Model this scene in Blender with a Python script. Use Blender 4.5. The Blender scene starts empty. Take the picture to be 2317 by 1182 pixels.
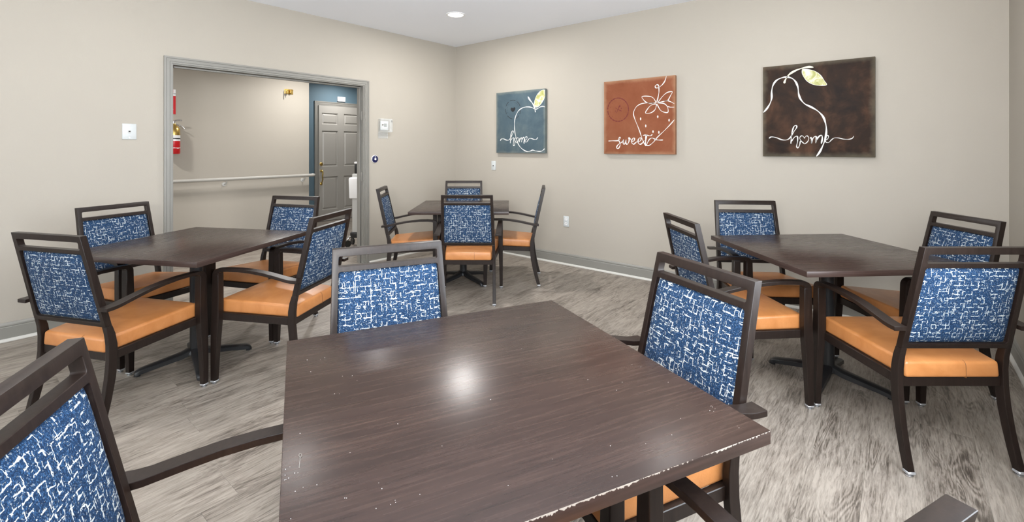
import bpy, bmesh, math, random
from mathutils import Vector, Matrix
from mathutils.geometry import tessellate_polygon
R = math.radians
random.seed(7)
S = bpy.context.scene
C = S.collection

# ------------------------------------------------------------------ camera
cd = bpy.data.cameras.new('camera'); cam = bpy.data.objects.new('camera', cd); C.objects.link(cam)
cam.location = (4.6125, -4.3941, 1.295); cam.rotation_euler = (R(90), 0, R(39.6))
cd.sensor_width = 36; cd.lens = 1064.6/2317*36; cd.shift_y = -(591-333.8)/2317; cd.clip_start = .02
S.camera = cam
# ------------------------------------------------------------------ exposure
S.view_settings.view_transform = 'Standard'; S.view_settings.look = 'None'
S.view_settings.exposure = 0.10; S.view_settings.gamma = 1; S.view_settings.use_curve_mapping = False
# ------------------------------------------------------------------ world (overcast daylight outside the windows)
w = bpy.data.worlds.new('world'); S.world = w; w.use_nodes = True
w.node_tree.nodes['Background'].inputs[0].default_value = (.80, .89, 1, 1)
w.node_tree.nodes['Background'].inputs[1].default_value = 2.0
# ------------------------------------------------------------------ light levels
LW = dict(back=33, back_r=6, mid=8, mid_r=6, front=3, hall=27, win_r=170, win_l=210, win_e=70, win_f=30, fill=170)
CEIL = 2.644; HCEIL = 2.44
def area(name, loc, rot, size, power, col, sy=None, spread=180, shape=None):
    l = bpy.data.lights.new(name, 'AREA'); l.energy = power; l.color = col; l.spread = R(spread)
    l.shape = shape or ('RECTANGLE' if sy else 'DISK'); l.size = size
    if sy: l.size_y = sy
    o = bpy.data.objects.new(name, l); C.objects.link(o); o.location = loc; o.rotation_euler = rot
    return o
# daylight through the windows behind the camera
area('window_daylight', (3.75, -7.12, 1.45), (R(90), 0, R(180)), 2.2, LW['win_r'], (.86, .93, 1), 1.5)
area('window_daylight', (1.1, -7.12, 1.45), (R(90), 0, R(180)), 2.0, LW['win_l'], (.86, .93, 1), 1.5)

# daylight from a side window behind the viewer
area('window_daylight', (5.10, -2.75, 1.45), (R(90), 0, R(90)), 1.2, LW['win_e'], (.86, .93, 1), 1.4)
area('window_daylight', (5.10, -4.55, 1.45), (R(90), 0, R(90)), 1.2, LW['win_f'], (.86, .93, 1), 1.4)
# added fill lamp behind the camera, aimed up to brighten the ceiling
area('ceiling_fill', (4.55, -4.95, 1.55), Vector((-.22, .56, .80)).to_track_quat('-Z', 'Y').to_euler(), .7, LW['fill'], (1, .99, .975))

# ================================================================== node helpers
class NT:
    def __init__(s, name):
        s.m = bpy.data.materials.new(name); s.m.use_nodes = True
        s.t = s.m.node_tree; s.b = s.t.nodes['Principled BSDF']
    def n(s, typ, **kw):
        o = s.t.nodes.new(typ)
        for k, v in kw.items():
            if k.startswith('i_'):
                key = k[2:]; key = int(key) if key.isdigit() else key.replace('_', ' ')
                s.put(o.inputs[key], v)
            else: setattr(o, k, v)
        return o
    def put(s, inp, v):
        if isinstance(v, bpy.types.NodeSocket): s.t.links.new(v, inp)
        else: inp.default_value = v
    def math(s, op, a, b=None, c=None):
        o = s.n('ShaderNodeMath', operation=op); s.put(o.inputs[0], a)
        if b is not None: s.put(o.inputs[1], b)
        if c is not None: s.put(o.inputs[2], c)
        return o.outputs[0]
    def mix(s, f, a, b, blend='MIX'):
        o = s.n('ShaderNodeMix', data_type='RGBA', blend_type=blend)
        s.put(o.inputs[0], f); s.put(o.inputs[6], a); s.put(o.inputs[7], b); return o.outputs[2]
    def ramp(s, f, stops):
        o = s.n('ShaderNodeValToRGB'); e = o.color_ramp.elements
        while len(e) < len(stops): e.new(.5)
        for x, (p, c) in zip(e, stops):
            x.position = p; x.color = (*c, 1) if len(c) == 3 else c
        s.put(o.inputs[0], f); return o.outputs[0]
    def noise(s, vec, scale, detail=2, rough=.5, dist=0, dims='3D'):
        o = s.n('ShaderNodeTexNoise', noise_dimensions=dims); s.put(o.inputs['Vector'], vec)
        o.inputs['Scale'].default_value = scale; o.inputs['Detail'].default_value = detail
        o.inputs['Roughness'].default_value = rough; o.inputs['Distortion'].default_value = dist
        return o.outputs[0], o.outputs[1]
    def mapping(s, vec, scale=(1,1,1), loc=(0,0,0), rot=(0,0,0)):
        o = s.n('ShaderNodeMapping'); s.put(o.inputs[0], vec)
        s.put(o.inputs[1], loc); o.inputs[2].default_value = rot; o.inputs[3].default_value = scale
        return o.outputs[0]
    def obj(s): return s.n('ShaderNodeTexCoord').outputs['Object']
    def bump(s, h, dist=.001, strength=1.0):
        o = s.n('ShaderNodeBump'); o.inputs['Distance'].default_value = dist; o.inputs['Strength'].default_value = strength
        s.put(o.inputs['Height'], h); s.t.links.new(o.outputs[0], s.b.inputs['Normal'])
    def set(s, **kw):
        for k, v in kw.items(): s.put(s.b.inputs[k.replace('_', ' ')], v)
        return s
def simple(name, col, rough=.5, metal=0, **kw):
    m = NT(name); nf, _ = m.noise(m.obj(), 9, 2)
    c = m.mix(m.math('MULTIPLY', nf, .12), (*col, 1), (col[0]*.8, col[1]*.8, col[2]*.8, 1))
    m.set(Base_Color=c, Roughness=rough, Metallic=metal, **kw); return m.m

M = {}
def wallpaint(name, col, sc=95):
    m = NT(name); o = m.obj()
    f, _ = m.noise(o, sc, 3, .55); g, _ = m.noise(o, .9, 2)
    c = m.mix(g, (*[x*.975 for x in col], 1), (*[x*1.02 for x in col], 1))
    m.set(Base_Color=c, Roughness=.62, Specular_IOR_Level=.3); m.bump(f, .0006, .5); return m.m
M['wall'] = wallpaint('beige_wall_paint', (.39, .358, .307))
M['ceiling'] = wallpaint('white_ceiling_paint', (.885, .91, .96), 60)
M['blue_wall'] = wallpaint('blue_grey_wall_paint', (.105, .165, .205))
M['trim'] = simple('grey_trim_paint', (.235, .228, .206), .38)
M['shoe'] = simple('pale_caulked_shoe', (.56, .55, .51), .4)
M['door'] = simple('grey_door_paint', (.36, .345, .315), .35)
M['white_plastic'] = simple('white_plastic', (.52, .545, .545), .35)
M['white'] = simple('white_gloss', (.85, .85, .85), .4)
M['dark_slot'] = simple('dark_slot', (.03, .03, .03), .6)
M['screen'] = simple('grey_screen', (.16, .18, .17), .25)
M['navy'] = simple('navy_plastic', (.012, .014, .07), .3)
M['red'] = simple('red_enamel', (.55, .01, .015), .3)
M['brass'] = simple('brass', (.75, .52, .16), .25, 1)
M['chrome'] = simple('chrome', (.75, .76, .78), .18, 1)
M['silver'] = simple('silver_plastic', (.50, .50, .48), .35)
M['black'] = simple('black_plastic', (.018, .018, .018), .35)
M['black_metal'] = simple('black_powder_coat', (.016, .017, .019), .38)
M['pink'] = simple('pink_label', (.62, .25, .27), .5)
M['rail'] = simple('grey_handrail_vinyl', (.42, .405, .37), .4)
M['letter_white'] = simple('white_paint_stroke', (.68, .675, .65), .5)
M['cream'] = simple('cream_paint_stroke', (.72, .68, .50), .5)
m = NT('leaf_paint'); f, _ = m.noise(m.obj(), 14, 4, .6, 1.5)
m.set(Base_Color=m.ramp(f, [(.35, (.30, .31, .075)), (.5, (.45, .44, .19)), (.62, (.62, .62, .52))]), Roughness=.5); M['leaf'] = m.m
M['stamp_dark'] = simple('dark_stamp_ink', (.010, .012, .016), .7)
M['stamp_red'] = simple('dark_red_stamp_ink', (.12, .009, .007), .7)

# dark brown frame: wood-look powder coat on metal
m = NT('dark_brown_frame'); o = m.obj()
f, _ = m.noise(m.mapping(o, (90, 90, 5)), 1, 4, .6)
m.set(Base_Color=m.ramp(f, [(.3, (.0085, .0048, .0036)), (.7, (.018, .0110, .0085))]), Roughness=.38, Specular_IOR_Level=.34)
m.bump(f, .0003, .3); M['frame'] = m.m
# tan vinyl seat
m = NT('tan_leather'); o = m.obj(); f, _ = m.noise(o, 260, 2, .5); g, _ = m.noise(m.mapping(o, (3, 5, 3)), 3, 4, .6, .6)
m.set(Base_Color=m.ramp(g, [(.3, (.39, .148, .042)), (.7, (.49, .205, .068))]), Roughness=.36, Specular_IOR_Level=.5)
m.bump(m.math('ADD', f, m.math('MULTIPLY', g, 2)), .0007, .35); M['tan'] = m.m
M['seam'] = simple('seam_thread', (.20, .085, .03), .6)
# clear band at the foot of each leg
m = NT('clear_foot_band'); m.set(Base_Color=(.75, .77, .8, 1), Roughness=.12, Transmission_Weight=.5, Metallic=.3); M['clear_band'] = m.m
# clear thermostat cover
m = NT('clear_acrylic'); tr = m.n('ShaderNodeBsdfTransparent'); mx = m.n('ShaderNodeMixShader')
m.set(Base_Color=(.80, .83, .82, 1), Roughness=.1, Specular_IOR_Level=.8)
f, _ = m.noise(m.obj(), 20, 1); mx.inputs[0].default_value = .30
m.t.links.new(tr.outputs[0], mx.inputs[1]); m.t.links.new(m.b.outputs[0], mx.inputs[2])
m.t.links.new(mx.outputs[0], m.t.nodes['Material Output'].inputs[0]); M['acrylic'] = m.m
# glowing lamp lens
m = NT('lamp_lens'); m.set(Base_Color=(1, 1, 1, 1), Emission_Color=(1, .98, .95, 1), Emission_Strength=7.0); M['lens'] = m.m
m = NT('window_glass'); m.set(Base_Color=(1, 1, 1, 1), Roughness=.02, Transmission_Weight=1, IOR=1.45); M['glass'] = m.m

# woven blue fabric with broken white maze lines
m = NT('blue_maze_fabric'); o = m.obj()
oi = m.n('ShaderNodeObjectInfo').outputs['Random']
sep = m.n('ShaderNodeSeparateXYZ'); m.put(sep.inputs[0], o)
def layer(g, seed, wline, prob, stretch=1.0):
    _, nc = m.noise(m.mapping(o, (1, 1, 1), (seed, seed*.7, 0)), 55, 2, .55)
    ns = m.n('ShaderNodeSeparateXYZ'); m.put(ns.inputs[0], nc)
    _, nc2 = m.noise(m.mapping(o, (1, 1, 1), (seed*2, 3, 0)), 180, 1, .5)
    n2 = m.n('ShaderNodeSeparateXYZ'); m.put(n2.inputs[0], nc2)
    def ax(s, a, b, off):
        base = m.math('MULTIPLY_ADD', s, 1/g, m.math('MULTIPLY_ADD', oi, 37.0, seed+off))
        base = m.math('MULTIPLY_ADD', m.math('SUBTRACT', a, .5), .48, base)
        return m.math('MULTIPLY_ADD', m.math('SUBTRACT', b, .5), .20, base)
    u = ax(sep.outputs[0], ns.outputs[0], n2.outputs[0], 0); v = ax(sep.outputs[2], ns.outputs[1], n2.outputs[1], 13.3)
    fu, fv = m.math('FLOOR', u), m.math('FLOOR', v); ru, rv = m.math('FRACT', u), m.math('FRACT', v)
    cv = m.n('ShaderNodeCombineXYZ'); m.put(cv.inputs[0], fu); m.put(cv.inputs[1], fv)
    wn = m.n('ShaderNodeTexWhiteNoise', noise_dimensions='3D'); m.put(wn.inputs[0], cv.outputs[0])
    ws = m.n('ShaderNodeSeparateColor'); m.put(ws.inputs[0], wn.outputs[1])
    wm = m.noise(o, 70, 1, .5)[0]
    ww = m.math('MULTIPLY_ADD', m.math('SUBTRACT', wm, .5), wline*2.6, wline)
    h = m.math('MULTIPLY', m.math('LESS_THAN', rv, m.math('MULTIPLY', ww, 1.25)), m.math('LESS_THAN', ws.outputs[0], prob))
    vv = m.math('MULTIPLY', m.math('LESS_THAN', ru, ww), m.math('LESS_THAN', ws.outputs[1], prob))
    return m.math('MAXIMUM', h, vv)
l1 = layer(.0185, 3.1, .125, .46); l2 = layer(.0130, 8.7, .125, .26)
fi, _ = m.noise(m.mapping(o, (1.5, 1, .8)), 330, 2, .7); f2, _ = m.noise(o, 260, 1, .5)
base = m.ramp(fi, [(.32, (.0022, .009, .028)), (.52, (.007, .028, .074)), (.68, (.040, .105, .22))])
fl = m.math('GREATER_THAN', f2, .66)
line = m.math('MAXIMUM', l1, l2)
brk = m.math('GREATER_THAN', m.noise(o, 85, 2, .6)[0], .47)
line = m.math('MAXIMUM', m.math('MULTIPLY', line, brk), m.math('MULTIPLY', fl, .35))
m.set(Base_Color=m.mix(line, base, (.46, .50, .50, 1)), Roughness=.85, Sheen_Weight=.0, Specular_IOR_Level=.2)
m.bump(m.math('ADD', fi, m.math('MULTIPLY', line, .6)), .0008, .5); M['fabric'] = m.m

# walnut laminate
m = NT('walnut_laminate'); o = m.obj()
f, _ = m.noise(m.mapping(o, (5, 110, 30)), 1, 4, .55, .5); g, _ = m.noise(m.mapping(o, (2.0, 11, 10)), 1, 4, .55, 1.2)
h, _ = m.noise(o, 700, 1)
mixv = m.math('MULTIPLY_ADD', f, .55, m.math('MULTIPLY', g, .45))
col = m.ramp(mixv, [(.34, (.018, .010, .0078)), (.47, (.0245, .0135, .0105)), (.56, (.031, .0175, .0135)), (.70, (.044, .0255, .019))])
m.set(Base_Color=col, Roughness=m.math('MULTIPLY_ADD', f, .06, .24), Specular_IOR_Level=.36); m.bump(h, .0002, .35); M['walnut'] = m.m
# edge band, chipped along its upper corner (mask is real wear: pale scuffs)
def band(name, wear):
    m = NT(name); o = m.obj(); f, _ = m.noise(m.mapping(o, (5, 5, 160)), 1, 4, .6, .4)
    col = m.ramp(f, [(.3, (.024, .0135, .0105)), (.7, (.050, .029, .023))])
    if wear:
        sp = m.n('ShaderNodeSeparateXYZ'); m.put(sp.inputs[0], o)
        n1, _ = m.noise(m.mapping(o, (160, 160, 30)), 1, 3, .7); n2, _ = m.noise(m.mapping(o, (9, 9, 9)), 1, 2)
        up = m.math('DIVIDE', m.math('SUBTRACT', sp.outputs[2], .701), .027)
        msk = m.math('GREATER_THAN', m.math('ADD', m.math('ADD', m.math('MULTIPLY', up, .9), m.math('MULTIPLY', n1, .6)), m.math('MULTIPLY', n2, .5)), 1.41)
        side = m.math('LESS_THAN', sp.outputs[1], -.40)
        col = m.mix(m.math('MULTIPLY', m.math('MULTIPLY', msk, side), .75), col, (.42, .37, .32, 1))
    m.set(Base_Color=col, Roughness=.38); return m.m
M['band'] = band('walnut_edge_band', False); M['band_worn'] = band('worn_walnut_edge_band', True)

# floor plank: grey-brown oak, different on every plank
m = NT('grey_oak_plank'); o = m.obj(); oi = m.n('ShaderNodeObjectInfo').outputs['Random']
cb = m.n('ShaderNodeCombineXYZ'); m.put(cb.inputs[0], m.math('MULTIPLY', oi, 61.0)); m.put(cb.inputs[1], m.math('MULTIPLY', oi, 173.0)); m.put(cb.inputs[2], 0.0)
def pm(sc):
    va = m.n('ShaderNodeVectorMath', operation='ADD'); m.put(va.inputs[0], o); m.put(va.inputs[1], cb.outputs[0])
    return m.mapping(va.outputs[0], sc)
broad, _ = m.noise(pm((9, 1.1, 1)), 1, 3, .55, .6)
wv, _ = m.noise(pm((11, 1.8, 1)), 1, 2, .5, .7)
rings = m.math('SINE', m.math('MULTIPLY', wv, 105.0))
rings = m.math('MULTIPLY_ADD', rings, .5, .5)
rm, _ = m.noise(pm((6, 2.2, 1)), 1, 1)
rings = m.math('MULTIPLY', rings, m.ramp(rm, [(.46, (0, 0, 0)), (.62, (1, 1, 1))]))
fine, _ = m.noise(pm((200, 13, 1)), 1, 5, .7, .7)
mid, _ = m.noise(pm((52, 6.5, 1)), 1, 4, .6, 1.0)
v = m.math('ADD', m.math('MULTIPLY', broad, .26), m.math('ADD', m.math('MULTIPLY', fine, .52), m.math('MULTIPLY', mid, .38)))
v = m.math('SUBTRACT', v, m.math('MULTIPLY', rings, .10))
v = m.math('ADD', v, m.math('MULTIPLY', m.math('SUBTRACT', oi, .5), .03))
col = m.ramp(v, [(.36, (.060, .049, .040)), (.455, (.130, .109, .089)), (.53, (.225, .194, .163)), (.66, (.345, .303, .258))])
m.set(Base_Color=col, Roughness=m.math('MULTIPLY_ADD', fine, .12, .40), Specular_IOR_Level=.4); m.bump(fine, .0006, .35); M['plank'] = m.m
M['subfloor'] = simple('subfloor', (.09, .075, .06), .8)

# painted canvases
def canvas(name, a, b, c, edge, sc=2.2):
    m = NT(name); o = m.obj(); f, _ = m.noise(o, sc, 5, .62, .9); g, _ = m.noise(o, sc*3, 3, .6)
    sp = m.n('ShaderNodeSeparateXYZ'); m.put(sp.inputs[0], o)
    col = m.ramp(m.math('MULTIPLY_ADD', g, .3, m.math('MULTIPLY', f, .75)), [(.36, a), (.52, b), (.68, c)])
    ex = m.math('ABSOLUTE', sp.outputs[0]); ez = m.math('ABSOLUTE', sp.outputs[2])
    e = m.math('MULTIPLY_ADD', m.math('SUBTRACT', g, .5), .06, m.math('MAXIMUM', ex, ez))
    em = m.ramp(e, [(.335, (0, 0, 0)), (.375, (1, 1, 1))])
    m.set(Base_Color=m.mix(m.math('MULTIPLY', em, .55), col, (*edge, 1)), Roughness=.75, Specular_IOR_Level=.2)
    w_, _ = m.noise(o, 500, 1); m.bump(w_, .0004, .4); return m.m
M['cv_blue'] = canvas('blue_grey_canvas', (.046, .072, .090), (.062, .094, .114), (.095, .125, .135), (.22, .235, .20))
M['cv_rust'] = canvas('rust_canvas', (.175, .052, .021), (.205, .066, .030), (.235, .088, .044), (.40, .24, .14))
M['cv_brown'] = canvas('dark_brown_canvas', (.012, .0095, .0095), (.028, .0165, .0115), (.078, .038, .022), (.13, .115, .08), 3.2)

# ================================================================== mesh helpers
def mk(name, bm, mat, parent=None, smooth=None, loc=None):
    me = bpy.data.meshes.new(name); bmesh.ops.recalc_face_normals(bm, faces=bm.faces[:]); bm.to_mesh(me); bm.free()
    for mm in (mat if isinstance(mat, list) else [mat]): me.materials.append(M[mm] if isinstance(mm, str) else mm)
    if smooth is not None:
        me.polygons.foreach_set('use_smooth', [True]*len(me.polygons))
        if smooth < 180: me.set_sharp_from_angle(angle=R(smooth))
    o = bpy.data.objects.new(name, me); C.objects.link(o)
    if parent: o.parent = parent
    if loc: o.location = loc
    return o
def box(bm, x0, x1, y0, y1, z0, z1, mat=0):
    v = [bm.verts.new((x, y, z)) for x in (x0, x1) for y in (y0, y1) for z in (z0, z1)]
    for f in ((0,1,3,2), (4,6,7,5), (0,4,5,1), (2,3,7,6), (0,2,6,4), (1,5,7,3)):
        bm.faces.new([v[i] for i in f]).material_index = mat
    return v
def loft(bm, rings, cap=True):
    rs = [[bm.verts.new(p) for p in r] for r in rings]; n = len(rs[0])
    for a, b in zip(rs, rs[1:]):
        for i in range(n): bm.faces.new((a[i], a[(i+1) % n], b[(i+1) % n], b[i]))
    if cap: bm.faces.new(rs[0][::-1]); bm.faces.new(rs[-1])
    return rs
def cyl(bm, p, q, r, r2=None, n=24):
    p, q = Vector(p), Vector(q); d = (q-p).normalized()
    a = d.orthogonal().normalized(); b = d.cross(a); r2 = r if r2 is None else r2
    loft(bm, [[c + (a*math.cos(t*2*math.pi/n) + b*math.sin(t*2*math.pi/n))*rr for t in range(n)] for c, rr in ((p, r), (q, r2))])
def tube(bm, pts, r, n=10):
    pts = [Vector(p) for p in pts]; rings = []; up = None
    for i, p in enumerate(pts):
        d = (pts[min(i+1, len(pts)-1)] - pts[max(i-1, 0)]).normalized()
        a = d.orthogonal().normalized() if up is None else (up - d*up.dot(d)).normalized()
        up = a; b = d.cross(a); rr = r[i] if isinstance(r, (list, tuple)) else r
        rings.append([p + (a*math.cos(t*2*math.pi/n)+b*math.sin(t*2*math.pi/n))*rr for t in range(n)])
    loft(bm, rings)
def bev(bm, off, seg=2, ang=30):
    bmesh.ops.recalc_face_normals(bm, faces=bm.faces[:])
    es = [e for e in bm.edges if len(e.link_faces) == 2 and e.calc_face_angle(0) > R(ang)]
    bmesh.ops.bevel(bm, geom=es, offset=off, segments=seg, affect='EDGES', profile=.5, clamp_overlap=True)
def BM(): return bmesh.new()
def lathe(bm, prof, c=(0, 0, 0), n=32, axis='Z'):
    rings = []
    for r, z in prof:
        ring = []
        for i in range(n):
            a = 2*math.pi*i/n; p = (r*math.cos(a), r*math.sin(a), z)
            if axis == 'Y': p = (p[0], p[2], p[1])
            if axis == 'X': p = (p[2], p[0], p[1])
            ring.append(Vector(p)+Vector(c))
        rings.append(ring)
    loft(bm, rings)
def thing(name, label, cat, loc=(0,0,0), rz=0, group=None):
    o = bpy.data.objects.new(name, None); C.objects.link(o); o.empty_display_size = .1
    o.location = loc; o.rotation_euler = (0, 0, R(rz)); tag(o, label, cat, group); return o
def tag(o, label, cat, group=None):
    o['label'] = label; o['category'] = cat
    if group: o['group'] = group
    return o
def struct(o, label=None):
    o['kind'] = 'structure'
    if label: o['label'] = label
    return o
def bx(name, dims, mat, parent=None, bevel=0, seg=2):
    bm = BM(); box(bm, *dims)
    if bevel: bev(bm, bevel, seg)
    return mk(name, bm, mat, parent, 40 if bevel else None)

# ================================================================== room shell
OY0, OY1, OZ = -3.20, -1.405, 1.986            # cased opening in the left wall
bm = BM()
box(bm, -.12, 0, -7.2, OY0, 0, CEIL); box(bm, -.12, 0, OY1, 0, 0, CEIL); box(bm, -.12, 0, OY0, OY1, OZ, CEIL)
struct(mk('wall_left', bm, 'wall'), 'beige wall with the wide cased opening to the hallway')
bm = BM(); box(bm, -.12, 5.27, 0, .12, 0, CEIL); struct(mk('wall_back', bm, 'wall'), 'beige wall with the three fruit canvases')
EW = [(-3.4, -2.1), (-5.2, -3.9)]               # two side windows, right of and behind the viewer
bm = BM(); box(bm, 5.15, 5.27, -2.1, 0, 0, CEIL); box(bm, 5.15, 5.27, -3.9, -3.4, 0, CEIL); box(bm, 5.15, 5.27, -7.2, -5.2, 0, CEIL)
for a, b in EW: box(bm, 5.15, 5.27, a, b, 0, .72); box(bm, 5.15, 5.27, a, b, 2.18, CEIL)
struct(mk('wall_right', bm, 'wall'), 'beige side wall at the right edge')
bm = BM(); y0, y1 = -7.32, -7.2                # wall behind the camera, two windows
wx = [(.1, 2.1), (2.65, 4.85)]; zs, zt = .7, 2.2
box(bm, -.12, wx[0][0], y0, y1, 0, CEIL); box(bm, wx[0][1], wx[1][0], y0, y1, 0, CEIL); box(bm, wx[1][1], 5.27, y0, y1, 0, CEIL)
for a, b in wx: box(bm, a, b, y0, y1, 0, zs); box(bm, a, b, y0, y1, zt, CEIL)
struct(mk('wall_front', bm, 'wall'), 'beige window wall behind the viewer')
for i, (a, b) in enumerate(wx):
    bm = BM(); f = .05
    box(bm, a, b, y0+.02, y0+.07, zs, zs+f); box(bm, a, b, y0+.02, y0+.07, zt-f, zt)
    box(bm, a, a+f, y0+.02, y0+.07, zs+f, zt-f); box(bm, b-f, b, y0+.02, y0+.07, zs+f, zt-f)
    c = (a+b)/2; box(bm, c-f/2, c+f/2, y0+.02, y0+.07, zs+f, zt-f)
    wo = struct(mk('window_%d' % (i+1), bm, 'white'))
    for s_, e_ in ((a+f, c-f/2), (c+f/2, b-f)): bx('pane', (s_, e_, y0+.04, y0+.046, zs+f, zt-f), 'glass', wo)
f = .05
for i, (a, b) in enumerate(EW):
    bm = BM(); box(bm, 5.20, 5.25, a, b, .72, .72+f); box(bm, 5.20, 5.25, a, b, 2.18-f, 2.18); box(bm, 5.20, 5.25, a, a+f, .72+f, 2.18-f); box(bm, 5.20, 5.25, b-f, b, .72+f, 2.18-f)
    wo = struct(mk('window_%d' % (i+3), bm, 'white')); bx('pane', (5.22, 5.226, a+f, b-f, .72+f, 2.18-f), 'glass', wo)
bm = BM(); box(bm, -.12, 5.27, -7.32, .12, CEIL, CEIL+.1); struct(mk('ceiling', bm, 'ceiling'), 'plain white ceiling')
bm = BM(); box(bm, -3.32, -.12, -7.32, 1.9, HCEIL, HCEIL+.1); struct(mk('ceiling', bm, 'ceiling'), 'white hallway ceiling')
# floor: base slab and individual planks
bm = BM(); box(bm, -3.32, 5.27, -7.32, 1.9, -.08, -.006)
floor = struct(mk('floor', bm, 'subfloor'), 'grey-brown wood plank floor')
PW, PL = .18, 1.22
def plank_mesh(L):
    bm = BM(); g = .0002
    box(bm, -PW/2+g, PW/2-g, -L/2+g, L/2-g, -.006, 0); bev(bm, .0004, 1)
    me = bpy.data.meshes.new('plank'); bm.to_mesh(me); bm.free(); me.materials.append(M['plank']); return me
PM = plank_mesh(PL); PH = plank_mesh(PL)
def planks(x0, x1, ya, yb):
    n = int(round((x1-x0)/PW)); out = []
    for i in range(n+1):
        x = x0+PW*(i+.5)
        if x-PW/2 > x1-.01: break
        y = ya - random.uniform(0, PL)
        while y < yb:
            s, e = max(y, ya), min(y+PL, yb)
            if e-s > .03:
                me = PM if e-s > PL-.001 else plank_mesh(e-s)
                p = bpy.data.objects.new('plank', me); C.objects.link(p); p.parent = floor; p.location = (x, (s+e)/2, 0)
            y += PL
planks(0, 5.15, -7.2, 0.0)
planks(-1.98, -.0, -4.6, -1.10); planks(-3.24, -.18, -1.10, .9)
# hallway
bm = BM(); box(bm, -2.07, -1.95, -7.2, -1.042, 0, HCEIL); struct(mk('wall_hallway', bm, 'wall'), 'beige hallway wall with the handrail')
bm = BM(); box(bm, -3.32, -3.2, -1.16, 1.9, 0, HCEIL); box(bm, -3.2, -2.07, -1.16, -1.042, 0, HCEIL)
struct(mk('wall_recess', bm, 'blue_wall'), 'blue-grey recessed wall around the grey door')
bm = BM(); box(bm, -3.2, -.0, 1.78, 1.9, 0, HCEIL); box(bm, -.12, 0, .12, 1.78, 0, HCEIL); box(bm, -1.95, -.12, -7.32, -7.2, 0, HCEIL)
struct(mk('wall_hall_end', bm, 'wall'))
bm = BM(); box(bm, -.12, -.0, -7.2, 0, HCEIL, CEIL+.1)

def base_profile(name, axis, a, b, face, sgn, parent=None):
    """moulded baseboard: flat board, stepped cap and a pale shoe; runs a..b along axis, standing proud of `face`"""
    def prism(bm, prof):
        rings = []
        for t in (a, b):
            rings.append([(face+sgn*d, t, z) if axis == 'y' else (t, face+sgn*d, z) for d, z in prof])
        loft(bm, rings)
    bm = BM(); prism(bm, [(0, 0), (.013, 0), (.013, .092), (.010, .095), (.010, .098), (.013, .101), (.012, .110), (.008, .117), (.005, .121), (0, .123)])
    o = struct(mk(name, bm, 'trim', parent))
    bm = BM(); prism(bm, [(.013, 0), (.029, 0), (.028, .006), (.024, .012), (.019, .016), (.013, .018)])
    mk('shoe_moulding', bm, 'shoe', o); return o
base_profile('baseboard_left', 'y', -7.2, OY0-.056, 0, 1); base_profile('baseboard_left', 'y', OY1+.056, 0, 0, 1)
base_profile('baseboard_back', 'x', 0, 5.15, 0, -1); base_profile('baseboard_right', 'y', -7.2, 0, 5.15, -1)
base_profile('baseboard_hallway', 'y', -7.2, -1.042, -1.95, 1)
# casing of the opening: stepped strips
def casing(name, y0, y1, z1, w, x, sgn, mat='trim'):
    bm = BM()
    def frame(i0, i1, d):
        X = sorted((x, x+sgn*d))
        box(bm, *X, y0-i1, y0-i0, 0, z1+i1); box(bm, *X, y1+i0, y1+i1, 0, z1+i1); box(bm, *X, y0-i0, y1+i0, z1+i0, z1+i1)
    k = w/.065
    frame(0, .016*k, .012); frame(.016*k, .019*k, .008); frame(.019*k, .044*k, .015); frame(.044*k, .048*k, .011); frame(.048*k, w, .020)
    return struct(mk(name, bm, mat))
cs = casing('trim_1', OY0, OY1, OZ, .055, 0, 1); cs['label'] = 'grey fluted casing around the wide opening'
bm = BM(); box(bm, -.125, .002, OY0, OY0+.010, 0, OZ); box(bm, -.125, .002, OY1-.010, OY1, 0, OZ); box(bm, -.125, .002, OY0+.010, OY1-.010, OZ-.010, OZ)
box(bm, -.085, -.045, OY1-.027, OY1-.015, 0, OZ-.015); box(bm, -.085, -.045, OY0+.010, OY0+.020, 0, OZ-.015); box(bm, -.085, -.045, OY0+.027, OY1-.027, OZ-.027, OZ-.015)
mk('jamb', bm, 'trim', cs)
bm = BM(); box(bm, -.044, -.018, OY1-.018, OY1-.0145, 1.60, 1.70); cyl(bm, (-.014, OY1-.018, 1.60), (-.014, OY1-.018, 1.70), .005, n=10); mk('hinge', bm, 'trim', cs)
bm = BM(); box(bm, -.044, -.018, OY1-.018, OY1-.0145, .92, 1.02); cyl(bm, (-.014, OY1-.018, .92), (-.014, OY1-.018, 1.02), .005, n=10); mk('hinge', bm, 'trim', cs)
bm = BM(); box(bm, -.11, .03, OY1-.022, OY1+.03, 0, .006); bev(bm, .002, 1); mk('floor_plate', bm, 'chrome', cs)

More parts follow.
